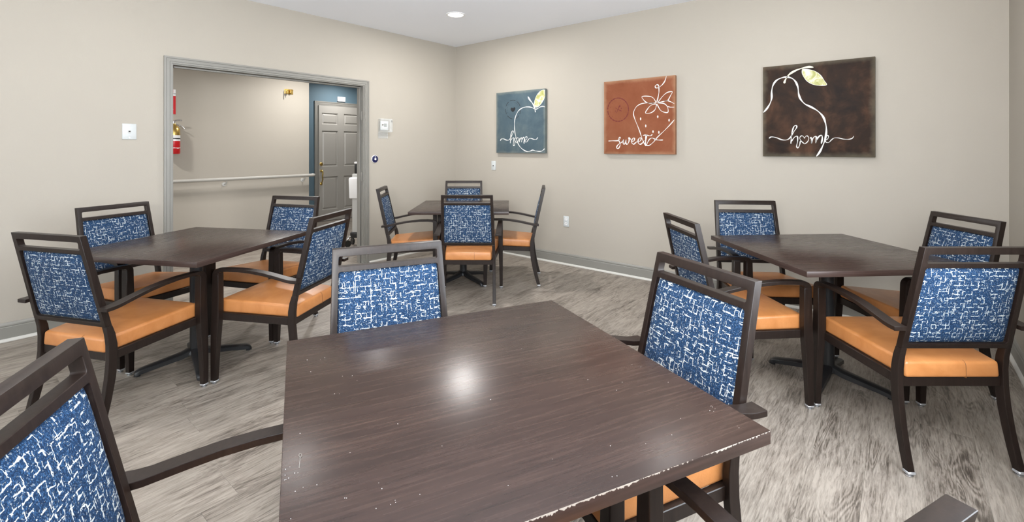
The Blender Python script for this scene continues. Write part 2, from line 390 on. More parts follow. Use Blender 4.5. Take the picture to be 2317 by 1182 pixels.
# grey six-panel door in the blue recess
DX = -3.2
dc = casing('trim_2', -.241, .592, 2.035, .068, DX, 1); dc['label'] = 'grey casing around the six-panel door'
def panel_door():
    Y = [-.184, .117, .235, .536]; Zr = [(.20, .78), (.96, 1.588), (1.70, 1.90)]
    bm = BM(); x0, x1, xr = DX+.002, DX+.030, DX+.012
    ys = [-.241, Y[0], Y[1], Y[2], Y[3], .592]
    for a, b in ((0, 1), (2, 3), (4, 5)): box(bm, x0, x1, ys[a], ys[b], .008, 2.03)
    zz = [.008, .20, .78, .96, 1.588, 1.70, 1.90, 2.03]
    for a, b in ((0, 1), (2, 3), (4, 5), (6, 7)):
        for c in ((1, 2), (3, 4)): box(bm, x0, x1, ys[c[0]], ys[c[1]], zz[a], zz[b])
    d = struct(mk('door_1', bm, 'door'), 'grey six-panel door at the end of the hallway')
    for z0, z1 in Zr:
        for c in ((1, 2), (3, 4)):
            ya, yb = ys[c[0]], ys[c[1]]; bm = BM(); e, g = .018, .040
            loft(bm, [[(x, ya+k, z0+k), (x, yb-k, z0+k), (x, yb-k, z1-k), (x, ya+k, z1-k)] for x, k in ((x0, 0), (x1-.004, 0), (xr, e*.8), (xr, e), (x1-.006, g))])
            mk('door_panel', bm, 'door', d)
    return d
dr = panel_door()
bm = BM(); lathe(bm, [(.001, 0), (.030, 0), (.030, .008), (.022, .014), (.020, .022), (.001, .024)], (DX+.030, -.200, 1.005), axis='X')
mk('deadbolt', bm, 'brass', dr)
bm = BM(); lathe(bm, [(.001, 0), (.024, 0), (.024, .008), (.014, .02), (.001, .021)], (DX+.030, -.200, .885), axis='X')
tube(bm, [(DX+.03, -.2, .90), (DX+.075, -.2, .895), (DX+.09, -.2, .85), (DX+.075, -.2, .80), (DX+.085, -.2, .74), (DX+.06, -.2, .69), (DX+.03, -.2, .685)], [.009, .010, .011, .012, .010, .009, .007])
lathe(bm, [(.001, 0), (.026, 0), (.022, .008), (.001, .012)], (DX+.030, -.200, .66), axis='X')
mk('door_handle', bm, 'brass', dr, 60)

# ================================================================== recessed lights
def downlight(x, y, z, power, label, group, col=(1, .975, .95)):
    t = thing('recessed_light', label, 'ceiling light', (x, y, z), 0, group)
    bm = BM(); lathe(bm, [(.076, -.001), (.098, -.001), (.098, -.006), (.090, -.009), (.078, -.007), (.076, -.003)], n=48); mk('trim_ring', bm, 'white', t, 40)
    bm = BM(); lathe(bm, [(.0755, -.0005), (.0755, -.004), (.05, -.006), (.001, -.0065)], n=48); mk('lens', bm, 'lens', t, 60)
    area('lamp_light', (x, y, z-.012), (0, 0, 0), .15, power, col)
room_l = [(1.131, -1.082), (4.02, -1.082), (1.31, -3.5), (4.02, -3.5), (1.131, -5.7), (4.02, -5.7)]
RL = ['lit round recessed ceiling light near the room corner, the only one in view', 'recessed ceiling light above the right table, out of view', 'recessed ceiling light above the left table, out of view',
      'recessed ceiling light above the nearest table, out of view', 'recessed ceiling light by the left window behind the viewer', 'recessed ceiling light by the right window behind the viewer']
for i, (x, y) in enumerate(room_l):
    downlight(x, y, CEIL, LW[('back', 'back_r', 'mid', 'mid_r', 'front', 'front')[i]], RL[i], 'recessed lights in the dining room ceiling')
for x, y, lab in ((-1.22, -1.20, 'hallway ceiling light near the brass wall bracket, out of view'), (-2.70, .05, 'hallway ceiling light in front of the grey door, out of view'),
                  (-1.0, -3.75, 'hallway ceiling light left of the fire extinguisher, out of view'), (-1.1, -5.4, 'hallway ceiling light far along the hallway, out of view')):
    downlight(x, y, HCEIL, LW['hall']*(.55 if x < -2 else 1), lab, 'recessed lights in the hallway ceiling')

# ================================================================== chairs
ZT, ZR0 = .912, .488
YT, YR0 = -.284, -.1895
def yrear(z): return YR0 + (YT-YR0)*(z-ZR0)/(ZT-ZR0)
def xout(z): return .2215 + (.2085-.2215)*(z-ZR0)/(ZT-ZR0)
def rrect(xh, z0, z1, r, n=4):
    """rounded trapezoid hole following the stile slope; xh(z) half width"""
    P = []
    for cx, cz, a0 in ((1, z0, -90), (1, z1, 0), (-1, z1, 90), (-1, z0, 180)):
        for k in range(n+1):
            a = R(a0 + 90*k/n); zc = cz + (r if cz == z0 else -r)
            P.append((cx*(xh(cz)-r) + r*math.cos(a), zc + r*math.sin(a)))
    return P
def add_leg_rear(s):
    bm = BM(); rings = []
    for z, yr, xo, wd, dp in ((.014, -.236, .231, .026, .029), (.08, -.218, .2300, .026, .031), (.16, -.200, .2285, .025, .034), (.25, -.185, .227, .025, .037),
                              (.33, -.1770, .2255, .024, .038), (.40, -.1765, .2240, .024, .037), (.45, -.1815, .2228, .024, .034), (.488, YR0, .2215, .0235, .030)):
        xi = xo-wd; rings.append([(s*xi, yr, z), (s*xo, yr, z), (s*xo, yr+dp, z), (s*xi, yr+dp, z)])
    loft(bm, rings); bev(bm, .0022, 2, 50); return bm
def add_leg_front(s):
    bm = BM(); rings = []
    for z, xi, xo, y0, y1 in ((.014, .2475, .2750, .261, .290), (.12, .2455, .2755, .256, .290), (.24, .2420, .2757, .249, .289), (.335, .2385, .2757, .243, .287),
                              (.375, .2365, .2757, .240, .285), (.50, .2360, .2757, .240, .281), (.600, .2360, .2757, .241, .278)):
        rings.append([(s*xi, y0, z), (s*xo, y0, z), (s*xo, y1, z), (s*xi, y1, z)])
    loft(bm, rings); bev(bm, .0025, 2, 50); return bm
def add_arm(s):
    bm = BM(); th = .017
    pts = [(-.222, .588), (-.190, .589), (-.165, .592), (-.13, .600), (-.08, .611), (-.02, .623), (.05, .632), (.12, .637), (.19, .6365), (.238, .634)]
    top = [(y, z) for y, z in pts]
    cy, cz, r = .242, .598, .036
    top += [(cy + r*math.sin(R(a)), cz + r*math.cos(R(a))) for a in (15, 35, 55, 75, 90)]
    bot = [(y, z-th) for y, z in pts[:-1]]; bot += [(.232, .616), (.2405, .611), (.2415, .606), (.2415, .603), (.2415, .600), (.2415, .5985)]
    n = len(top); rings = []
    for i, ((ty, tz), (by, bz)) in enumerate(zip(top, bot)):
        xo = .2757; f = min(1, max(0, (ty+.222)/.35)); xi = .2250 + (.2365-.2250)*f
        rings.append([(s*xi, ty, tz), (s*xo, ty, tz), (s*xo, by, bz), (s*xi, by, bz)])
    loft(bm, rings); bev(bm, .0022, 2, 40); return bm
def back_frame():
    bm = BM(); t = .028
    outer = [(-xout(ZR0), ZR0), (xout(ZR0), ZR0), (xout(ZT), ZT), (-xout(ZT), ZT)]
    inn = lambda z: xout(z)-.0225
    holes = [rrect(inn, .509, .829, .009), rrect(inn, .848, .884, .006)]
    loops = [outer] + holes
    flat = [p for l in loops for p in l]
    tris = tessellate_polygon([[Vector((x, z, 0)) for x, z in l] for l in loops])
    F = [bm.verts.new((x, yrear(z)+t, z)) for x, z in flat]; B = [bm.verts.new((x, yrear(z), z)) for x, z in flat]
    for a, b, c in tris:
        bm.faces.new((F[a], F[b], F[c])); bm.faces.new((B[c], B[b], B[a]))
    k = 0
    for l in loops:
        n = len(l)
        for i in range(n): a, b = k+i, k+(i+1) % n; bm.faces.new((F[a], F[b], B[b], B[a]))
        k += n
    bmesh.ops.dissolve_limit(bm, angle_limit=R(1), verts=bm.verts[:], edges=bm.edges[:])
    bev(bm, .0016, 2, 50); return bm
def back_panel():
    bm = BM(); N, K = 14, 14; z0, z1 = .5105, .8275; V = {}
    inn = lambda z: xout(z)-.0235
    for side in (0, 1):
        for i in range(N+1):
            for j in range(K+1):
                u, v = -1+2*i/N, -1+2*j/K
                u = math.sin(u*math.pi/2); v = math.sin(v*math.pi/2)
                z = (z0+z1)/2 + v*(z1-z0)/2; x = u*inn(z)
                r = .010   # rounded corners
                ax = inn(z)-abs(x); az = (z1-z0)/2 - abs(z-(z0+z1)/2)
                if ax < r and az < r:
                    dx, dz = r-ax, r-az; d = math.hypot(dx, dz)
                    if d > r: x -= math.copysign(dx*(1-r/d), x); z -= math.copysign(dz*(1-r/d), z-(z0+z1)/2)
                e = (1-abs(u)**6)**.5*(1-abs(v)**6)**.5
                y = yrear(z) + (.014+ .018*e + .004*e*(1-u*u)*(1-v*v) if side else .014 - .0155*e - .002*(1-u*u)*(1-v*v))
                V[side, i, j] = bm.verts.new((x, y, z))
        for i in range(N):
            for j in range(K): bm.faces.new((V[side, i, j], V[side, i+1, j], V[side, i+1, j+1], V[side, i, j+1]))
    bmesh.ops.remove_doubles(bm, verts=bm.verts[:], dist=.0006); return bm
def seat_cushion():
    bm = BM()
    c = lambda x, y, z: bm.verts.new((x, y, z))
    P = [c(-.192, -.176, .361), c(.192, -.176, .361), c(.234, .270, .383), c(-.234, .270, .383), c(-.190, -.172, .427), c(.190, -.172, .427), c(.232, .266, .457), c(-.232, .266, .457)]
    for f in ((0,1,2,3), (4,5,6,7), (0,1,5,4), (1,2,6,5), (2,3,7,6), (3,0,4,7)): bm.faces.new([P[i] for i in f])
    bev(bm, .013, 4, 30)
    top = [f for f in bm.faces if f.calc_area() > .12 and f.calc_center_median().z > .42]
    es = set(e for f in top for e in f.edges)
    r = bmesh.ops.inset_region(bm, faces=top, thickness=.045, depth=.006)
    top = [f for f in bm.faces if f.calc_area() > .09 and f.calc_center_median().z > .42]
    bmesh.ops.inset_region(bm, faces=top, thickness=.06, depth=.0025)
    return bm
def make_chair(label):
    t = thing('dining_chair', label, 'chair')
    for s in (-1, 1):
        for nm, bmf, fx, fy in (('leg', add_leg_front, .2612, .2755), ('leg', add_leg_rear, .218, -.2215)):
            l = mk('leg', bmf(s), 'frame', t, 20)
            bm = BM(); x, y = s*fx, fy; box(bm, x-.0155, x+.0155, y-.0162, y+.0162, .010, .022); bev(bm, .003, 1); mk('foot_band', bm, 'clear_band', l, 40)
            bm = BM(); lathe(bm, [(.001, 0), (.0125, 0), (.0145, .002), (.0145, .006), (.009, .009), (.001, .0105)], (x, y, 0), 16); mk('foot_glide', bm, 'chrome', l, 40)
        mk('armrest', add_arm(s), 'frame', t, 20)
    mk('back_frame', back_frame(), 'frame', t, 20)
    bp = mk('backrest', back_panel(), 'fabric', t, 60)
    bm = BM()
    def rail(p, q, wd, h):                       # p, q = centre line at rail top
        p, q = Vector(p), Vector(q); d = (q-p); n = Vector((-d.y, d.x, 0)).normalized()*wd/2; dz = Vector((0, 0, -h))
        loft(bm, [[c+n, c-n, c-n+dz, c+n+dz] for c in (p, q)])
    rail((-.203, -.154, .363), (.203, -.154, .363), .024, .039)
    rail((-.240, .258, .381), (.240, .258, .381), .020, .038)
    for s in (-1, 1): rail((s*.1990, -.150, .3640), (s*.2340, .250, .3845), .022, .040)
    bev(bm, .0018, 1, 50); mk('seat_frame', bm, 'frame', t, 20)
    st = mk('seat', seat_cushion(), 'tan', t, 180)
    bm = BM(); tube(bm, [(.052, -.150, .3605), (.052, -.176, .3630), (.052, -.1765, .372), (.052, -.1760, .40), (.052, -.1745, .414), (.052, -.1700, .4235), (.052, -.160, .4285)], .0009, 6); mk('seam', bm, 'seam', st)
    return t
chairs = [
 ('A1', 3.2959, -3.3986, -117.38, 'armchair directly behind the nearest table, front of its blue back facing the viewer'),
 ('A2', 3.9890, -3.0509, 152.33, 'armchair on the right side of the nearest table, its pale-lit outer stile towards the viewer'),
 ('A3', 3.6559, -4.1080, -32.38, 'closest armchair, cut off by the lower left corner of the photo'),
 ('A4', 4.3314, -3.7719, 65.8, 'armchair at the bottom right edge, only one arm, leg and top corner in view'),
 ('B1', 1.5897, -3.8552, 25.34, 'leftmost armchair, seen from behind with its whole orange seat in view, at the left table'),
 ('B2', 1.8182, -3.0815, 120.31, 'armchair on the right side of the left table, back turned and seat pointing left'),
 ('B3', 1.0573, -2.8697, -155.05, 'armchair on the far right side of the left table, before the grey hallway door'),
 ('B4', .8042, -3.5803, -71.68, 'armchair on the far left side of the left table, against the plain left wall'),
 ('C1', 3.8823, -1.6547, -47.03, 'armchair on the left side of the right table, its back seen almost edge-on'),
 ('C2', 3.8944, -.9327, -145.37, 'armchair behind the right table, facing the viewer, below the brown pear canvas left edge'),
 ('C3', 4.6782, -.9244, 128.37, 'armchair on the far right of the right table, next to the room corner'),
 ('C4', 4.6627, -1.6570, 39.66, 'armchair at the near side of the right table, brightly lit blue back towards the viewer'),
 ('D1', 1.7486, -1.4990, 39.36, 'armchair at the near side of the far corner table, whole back towards the viewer'),
 ('D2', .9118, -.7792, -139.14, 'armchair behind the far corner table, only its upper back showing'),
 ('D3', 1.7090, -.8200, 126.20, 'armchair in profile on the right side of the far corner table, near the outlet'),
 ('D4', .9720, -1.5291, -45.87, 'armchair on the left side of the far corner table, in profile beside the opening casing')]
proto = None
def dup_tree(root):
    r = root.copy(); C.objects.link(r)
    for ch in root.children:
        c = ch.copy(); C.objects.link(c); c.parent = r
        for g in ch.children:
            d = g.copy(); C.objects.link(d); d.parent = c
    return r
GR = {'A': 'armchairs around the nearest table', 'B': 'armchairs around the left table', 'C': 'armchairs around the right table', 'D': 'armchairs around the far corner table'}
for k, x, y, rz, lab in chairs:
    if proto is None: proto = o = make_chair(lab)
    else: o = dup_tree(proto)
    o.location = (x, y, 0); o.rotation_euler = (0, 0, R(rz)); o['label'] = lab; o['group'] = GR[k[0]]

# ================================================================== tables
TH, HS, AS = .728, .4435, .80
def make_table(x, y, rz, label, worn=False, arms=45):
    t = thing('dining_table', label, 'table', (x, y, 0), rz, 'square pedestal dining tables')
    bm = BM(); h = HS
    vs = box(bm, -h, h, -h, h, TH-.027, TH)
    top_f = [f for f in bm.faces if abs(f.calc_center_median().x) < .01 and abs(f.calc_center_median().y) < .01]
    bev(bm, .0012, 2)
    bmesh.ops.recalc_face_normals(bm, faces=bm.faces[:])
    for f in bm.faces: f.material_index = 0 if abs(f.normal.z) > .9 else 1
    mk('table_top', bm, ['walnut', 'band_worn' if worn else 'band'], t, 40)
    bm = BM(); cyl(bm, (0, 0, .05), (0, 0, TH-.045), .034, n=32)
    lathe(bm, [(.034, 0), (.052, 0), (.050, .012), (.036, .03), (.034, .03)], (0, 0, .062), 32); mk('column', bm, 'black_metal', t, 40)
    bm = BM(); box(bm, -.06, .06, -.06, .06, TH-.045, TH-.027)
    for a in (45, 135):
        d = Vector((math.cos(R(a)), math.sin(R(a)), 0)); n = Vector((-d.y, d.x, 0))
        loft(bm, [[c+n*.016+Vector((0, 0, TH-.0275)), c-n*.016+Vector((0, 0, TH-.0275)), c-n*.016+Vector((0, 0, zb)), c+n*.016+Vector((0, 0, zb))] for c, zb in ((-d*.27, TH-.034), (-d*.05, TH-.048), (d*.05, TH-.048), (d*.27, TH-.034))])
    bev(bm, .003, 1, 50); mk('mounting_spider', bm, 'black_metal', t)
    for k in range(4):
        a = R(arms + 90*k); d = Vector((math.cos(a), math.sin(a), 0)); n = Vector((-d.y, d.x, 0)); rings = []
        for r_, zt_, zb_, w_ in ((q_[0]*AS, *q_[1:]) for q_ in ((0, .098, .060, .030), (.05, .094, .058, .030), (.09, .080, .046, .028), (.20, .062, .032, .026), (.30, .046, .019, .025), (.335, .040, .014, .025), (.358, .030, .006, .022), (.368, .018, .004, .014))):
            c = d*r_; up = Vector((0, 0, 1))
            rings.append([c+n*w_+up*zb_, c+n*w_*1.0+up*(zt_*.75+zb_*.25), c+n*w_*.62+up*zt_, c-n*w_*.62+up*zt_, c-n*w_+up*(zt_*.75+zb_*.25), c-n*w_+up*zb_])
        bm = BM(); loft(bm, rings); cyl(bm, d*.345*AS, d*.345*AS+Vector((0, 0, .014)), .012, n=16)
        mk('base_leg', bm, 'black_metal', t, 50)
    return t
make_table(3.8196, -3.5458, 64.28, 'nearest square walnut table, filling the foreground, edge chipped and scuffed', True, 39)
make_table(1.3406, -3.4219, 118.64, 'square walnut table at left in front of the hallway opening', False, 50)
make_table(4.2961, -1.2595, 43.64, 'square walnut table at right below the brown pear canvas', False, 40)
make_table(1.3269, -1.1666, 39.9, 'farthest square walnut table, tucked in the corner of the room')

# crumbs and a loop of thread on the nearest table
TA = Matrix.Translation((3.8196, -3.5458, TH)) @ Matrix.Rotation(R(64.28), 4, 'Z')
def on_table(px, py):      # helper for authoring: point of the table top, world coordinates
    Z = 1064.6*(1.295-TH)/(py-333.8); X = (px-1158.5)/1064.6*Z; a = R(39.6)
    return 4.6125+X*math.cos(a)-Z*math.sin(a), -4.3941+X*math.sin(a)+Z*math.cos(a)
bm = BM(); rnd = random.Random(3)
spots = [(634, 1042), (637, 1046), (641, 1053), (646, 1063), (656, 1058), (667, 1072), (674, 1071), (645, 1076), (644, 1087), (647, 1086), (653, 1083), (628, 1085), (631, 1094), (632, 1117),
 (626, 1140), (625, 1150), (686, 1104), (668, 1113), (717, 1098), (780, 1128), (784, 1128), (792, 1025), (679, 982), (857, 1094), (864, 1107), (851, 1152), (884, 1143), (894, 1133), (895, 1138), (658, 1175),
 (695, 815), (725, 815), (735, 810), (703, 842), (775, 852), (797, 851), (808, 862), (757, 892), (768, 892), (1430, 826), (1450, 831), (1408, 866), (1395, 884), (1512, 866), (1606, 930), (1612, 922), (1615, 932), (1609, 920),
 (1618, 926), (1540, 948), (1668, 965), (1672, 969), (1381, 1010), (1385, 1080), (1396, 1078), (1330, 860), (1110, 905), (1000, 1010), (1250, 1040), (900, 960), (1180, 790), (1520, 985), (1461, 1005), (1150, 1100), (950, 1120)]
for px, py in spots:
    x, y = on_table(px, py); r = rnd.uniform(.0004, .0008)
    q = TA.inverted() @ Vector((x, y, TH))
    if max(abs(q.x), abs(q.y)) > HS-.004: continue
    cyl(bm, (x, y, TH+.0002), (x+rnd.uniform(-.0005, .0005), y, TH+.0002+r), r, r*.5, 5)
tag(mk('crumbs', bm, 'white'), 'tiny pale crumbs scattered over the nearest table top', 'crumbs')['kind'] = 'stuff'
bm = BM(); tp = [(677, 1060), (678, 1049), (679, 1037), (676, 1032), (678, 1028), (682, 1029), (683, 1033), (679, 1037)]
tube(bm, [(*on_table(*p), TH+.0008) for p in tp], .0004, 6); tag(mk('thread', bm, 'trim'), 'tiny looped pale thread lying on the left of the nearest table', 'thread')

# ================================================================== canvases on the back wall
def catmull(P, n=6):
    P = [Vector(p) for p in P]; Q = [P[0]] + P + [P[-1]]; out = []
    for i in range(1, len(Q)-2):
        a, b, c, d = Q[i-1:i+3]
        for k in range(n):
            t = k/n; out.append(.5*((2*b) + (c-a)*t + (2*a-5*b+4*c-d)*t*t + (3*b-a-3*c+d)*t**3))
    out.append(P[-1]); return out
def homog(src):
    """projective map from four traced corners (TL,TR,BR,BL) to the unit square"""
    dst = [(0, 1), (1, 1), (1, 0), (0, 0)]; A = []; B = []
    for (x, y), (u, v) in zip(src, dst):
        A.append([x, y, 1, 0, 0, 0, -u*x, -u*y]); B.append(u); A.append([0, 0, 0, x, y, 1, -v*x, -v*y]); B.append(v)
    n = 8
    for i in range(n):
        p = max(range(i, n), key=lambda r: abs(A[r][i])); A[i], A[p] = A[p], A[i]; B[i], B[p] = B[p], B[i]
        for r in range(n):
            if r != i:
                f = A[r][i]/A[i][i]; A[r] = [a-f*b for a, b in zip(A[r], A[i])]; B[r] -= f*B[i]
    h = [B[i]/A[i][i] for i in range(n)]
    def f(p):
        x, y = p; w_ = h[6]*x+h[7]*y+1; return (h[0]*x+h[1]*y+h[2])/w_, (h[3]*x+h[4]*y+h[5])/w_
    return f
def painting(x0, z0, size, cm, label, corners):
    s = size/2; cx, cz = x0+s, z0+s
    t = thing('canvas_print', label, 'wall art', (cx, -.003, cz), 0, 'fruit canvases on the back wall')
    bm = BM(); box(bm, -s, s, -.038, 0, -s, s); bev(bm, .002, 2); mk('canvas', bm, cm, t, 40)
    hm = homog(corners)
    def P(p): u, v = hm(p); return Vector((-s+u*size, -s+v*size))
    cl = lambda p: Vector((max(-s+.001, min(s-.001, p.x)), max(-s+.001, min(s-.001, p.y))))
    def ribbon(bm, pts, w, y=-.0386, taper=True, close=False):
        q = catmull([P(p) for p in pts]); L = len(q); a = []; b = []
        for i, p in enumerate(q):
            d = (q[min(i+1, L-1)] - q[max(i-1, 0)]);
            if d.length < 1e-6: d = Vector((1, 0))
            d.normalize(); n = Vector((-d.y, d.x))
            ww = w*(.75+.3*math.sin(i*.45+len(pts)))
            if taper: ww *= min(1, .45+.25*min(i, L-1-i))
            l, r_ = cl(p+n*ww/2), cl(p-n*ww/2); a.append(l); b.append(r_)
        for side in (0,):
            va = [bm.verts.new((p.x, y, p.y)) for p in a]; vb = [bm.verts.new((p.x, y, p.y)) for p in b]
            ua = [bm.verts.new((p.x, -.0375, p.y)) for p in a]; ub = [bm.verts.new((p.x, -.0375, p.y)) for p in b]
            for i in range(L-1):
                bm.faces.new((va[i], va[i+1], vb[i+1], vb[i])); bm.faces.new((ua[i], va[i], va[i+1], ua[i+1])); bm.faces.new((vb[i], ub[i], ub[i+1], vb[i+1]))
    def patch(bm, pts, y=-.0384, smooth=True):
        q = [P(p) for p in pts]; q = [cl(p) for p in (catmull(q+[q[0]], 4)[:-1] if smooth else q)]
        A = [bm.verts.new((p.x, y, p.y)) for p in q]; B = [bm.verts.new((p.x, -.0375, p.y)) for p in q]
        bm.faces.new(A)
        for i in range(len(q)): j = (i+1) % len(q); bm.faces.new((A[i], A[j], B[j], B[i]))
    def part(name, mat, strokes, w=.008, **k):
        bm = BM()
        for st in strokes:
            if isinstance(st, tuple): ribbon(bm, st[0], st[1], **k)
            else: ribbon(bm, st, w, **k)
        me = mk(name, bm, mat, t); return me
    def patches(name, mat, polys, y=-.0384, smooth=True):
        bm = BM()
        for p in polys: patch(bm, p, y, smooth)
        return mk(name, bm, mat, t)
    def arc(c, rx, ry, a0, a1, n=8): return [(c[0]+rx*math.cos(R(a0+(a1-a0)*i/n)), c[1]+ry*math.sin(R(a0+(a1-a0)*i/n))) for i in range(n+1)]
    return t, part, patches, arc
# 1: blue-grey, apple
t, part, patches, arc = painting(.76, 1.228, .738, 'cv_blue', 'small-looking blue-grey canvas with a white apple outline and the word home', [(283, 250), (938, 188), (930, 1052), (283, 1040)])
part('fruit_outline', 'letter_white', [[(946, 455), (935, 438), (905, 430), (870, 438), (830, 462), (800, 467), (760, 445), (715, 436), (660, 440), (615, 458), (575, 492), (545, 550), (527, 620), (524, 690), (530, 770), (545, 840), (565, 905), (595, 960), (640, 1002), (690, 1026), (730, 1022), (765, 1008), (800, 1018), (850, 1026), (885, 1022), (910, 1005), (925, 990)]], .011)
part('stem', 'letter_white', [[(705, 298), (735, 345), (765, 385), (790, 430), (800, 475), (806, 508)]], .019)
patches('leaf', 'leaf', [[(790, 435), (792, 380), (812, 310), (850, 250), (895, 215), (930, 212), (940, 240), (935, 290), (915, 345), (880, 400), (840, 435), (805, 442)]])
part('leaf_outline', 'letter_white', [[(790, 435), (792, 380), (812, 310), (850, 250), (895, 215), (930, 212), (940, 240), (935, 290), (915, 345), (880, 400), (840, 435), (805, 442)]], .006, y=-.0388)
c = (507, 470)
part('stamp_ring', 'stamp_dark', [arc(c, 100, 124, a, b) for a, b in ((-60, -20), (-10, 30), (38, 75), (95, 140), (150, 185), (200, 235), (245, 290))] + [(arc(c, 80, 98, a, a+9, 2), .004) for a in (150, 170, 190, 205, 220, 285, 300, 315, 330)], .0085, y=-.0382)
patches('heart', 'stamp_dark', [[(503, 505), (482, 487), (474, 465), (484, 447), (497, 446), (507, 455), (518, 441), (532, 443), (537, 463), (525, 487)]], -.0383)
part('lettering', 'letter_white', [
 ([(335, 882), (350, 860), (380, 858), (415, 873), (445, 875), (470, 850), (495, 800), (508, 770), (503, 753), (488, 765), (476, 810), (470, 860), (468, 915)], .011),
 ([(474, 880), (495, 850), (516, 848), (513, 895), (508, 938), (520, 946), (530, 915), (533, 890)], .011),
 ([(553, 912), (535, 890), (527, 862), (537, 845), (550, 858)], .008), ([(553, 912), (572, 888), (580, 858), (568, 843), (550, 858)], .008),
 ([(590, 905), (594, 850), (598, 870), (613, 846), (622, 860), (618, 905)], .012), ([(622, 880), (638, 845), (654, 845), (650, 900), (654, 922)], .012),
 ([(662, 882), (688, 862), (692, 838), (676, 832), (662, 858), (664, 895), (685, 902), (705, 875), (722, 855), (750, 855), (785, 868), (815, 866), (830, 850), (835, 838)], .009)])
# 2: rust, strawberry
t, part, patches, arc = painting(2.245, 1.229, .742, 'cv_rust', 'rust-orange canvas with a white strawberry outline and the word sweet', [(120, 158), (1022, 82), (1022, 1075), (118, 1060)])
part('fruit_outline', 'letter_white', [[(755, 425), (710, 432), (660, 427), (590, 437), (530, 475), (495, 550), (510, 620), (550, 720), (580, 800), (605, 875), (630, 930), (650, 962)],
 [(1012, 640), (960, 700), (880, 780), (800, 855), (750, 915), (700, 955), (665, 958), (675, 920), (700, 880), (730, 866), (765, 880), (800, 890)]], .0085)
part('hanging_vine', 'letter_white', [[(912, 90), (895, 150), (860, 200), (825, 228)], [(812, 240), (815, 212), (795, 200), (772, 212), (775, 236), (800, 240), (814, 226), (818, 290), (808, 350), (790, 420)]], .010)
part('sepals', 'letter_white', [[(785, 430), (750, 370), (700, 345), (605, 345), (625, 390), (670, 425), (720, 428), (785, 428)], [(800, 430), (860, 350), (920, 300), (985, 290), (960, 345), (925, 400), (870, 408), (805, 430)],
 [(850, 420), (920, 402), (965, 415), (1012, 440)], [(1012, 482), (960, 482), (920, 470)], [(785, 440), (720, 455), (675, 500), (648, 552), (710, 552), (760, 520), (780, 480), (787, 440)], [(792, 440), (830, 510), (870, 540), (930, 546), (925, 480), (880, 436), (800, 430)]], .0085)
patches('seeds', 'letter_white', [[(x-9, y), (x, y-19), (x+9, y), (x, y+19)] for x, y in ((585, 625), (650, 714), (742, 786), (816, 796), (802, 600), (945, 645))])
c = (300, 507)
part('stamp_ring', 'stamp_red', [arc(c, 132, 146, a, b, 12) for a, b in ((-95, -30), (-28, 10), (14, 60), (64, 150), (155, 175), (182, 262))] + [([(c[0]+98*math.cos(R(a)), c[1]+110*math.sin(R(a))), (c[0]+112*math.cos(R(a)), c[1]+124*math.sin(R(a)))], .004) for a in range(15, 360, 30)], .012, y=-.0382)
part('stamp_arrows', 'stamp_red', [([(262, 482), (300, 505), (345, 525)], .009), ([(278, 550), (300, 500), (322, 455)], .009), ([(305, 470), (322, 452), (328, 475)], .006), ([(335, 480), (348, 490), (332, 498)], .006), ([(262, 512), (268, 530), (258, 538)], .006)], y=-.0382)
part('lettering', 'letter_white', [
 ([(175, 899), (230, 897), (290, 896), (315, 880), (326, 858), (312, 858), (302, 882), (318, 915), (325, 950), (310, 985), (290, 996), (280, 978), (300, 945), (340, 920), (365, 895)], .010),
 ([(368, 880), (362, 915), (370, 942), (388, 930), (402, 885), (400, 925), (412, 943), (432, 920), (440, 885), (430, 866), (440, 862), (462, 885)], .011),
 ([(470, 912), (500, 900), (508, 872), (492, 865), (474, 890), (474, 925), (495, 942), (520, 925), (545, 905)], .011),
 ([(550, 912), (582, 900), (592, 872), (575, 862), (555, 888), (555, 925), (578, 944), (605, 930), (635, 895)], .011),
 ([(662, 822), (655, 850), (650, 900), (648, 945), (656, 966)], .017), ([(612, 835), (650, 828), (700, 838), (722, 832), (733, 818)], .009), ([(775, 890), (820, 893), (870, 892)], .010)], y=-.0389)
# 3: brown, pear
t, part, patches, arc = painting(3.725, 1.222, .741, 'cv_brown', 'dark brown canvas with a white pear outline and the word home', [(122, 190), (1190, 86), (1187, 1037), (122, 1030)])
part('fruit_outline', 'letter_white', [[(126, 618), (160, 580), (190, 530), (205, 480), (205, 420), (218, 360), (250, 315), (300, 290), (350, 283), (400, 295), (435, 330), (455, 380), (462, 440), (480, 490), (520, 535), (580, 565), (640, 600), (690, 650), (715, 710), (725, 780), (715, 860), (690, 930), (660, 990), (628, 1032)]], .0135)
part('stem', 'cream', [[(325, 342), (335, 310), (370, 260), (430, 222), (500, 197), (560, 186), (603, 190)]], .016)
patches('leaf', 'leaf', [[(497, 205), (560, 212), (620, 228), (670, 265), (705, 315), (728, 355), (665, 362), (600, 352), (545, 322), (510, 280), (495, 240)]])
part('leaf_outline', 'letter_white', [[(497, 205), (560, 212), (620, 228), (670, 265), (705, 315), (728, 355), (665, 362), (600, 352), (545, 322), (510, 280), (495, 240), (497, 205)]], .004, y=-.0388)
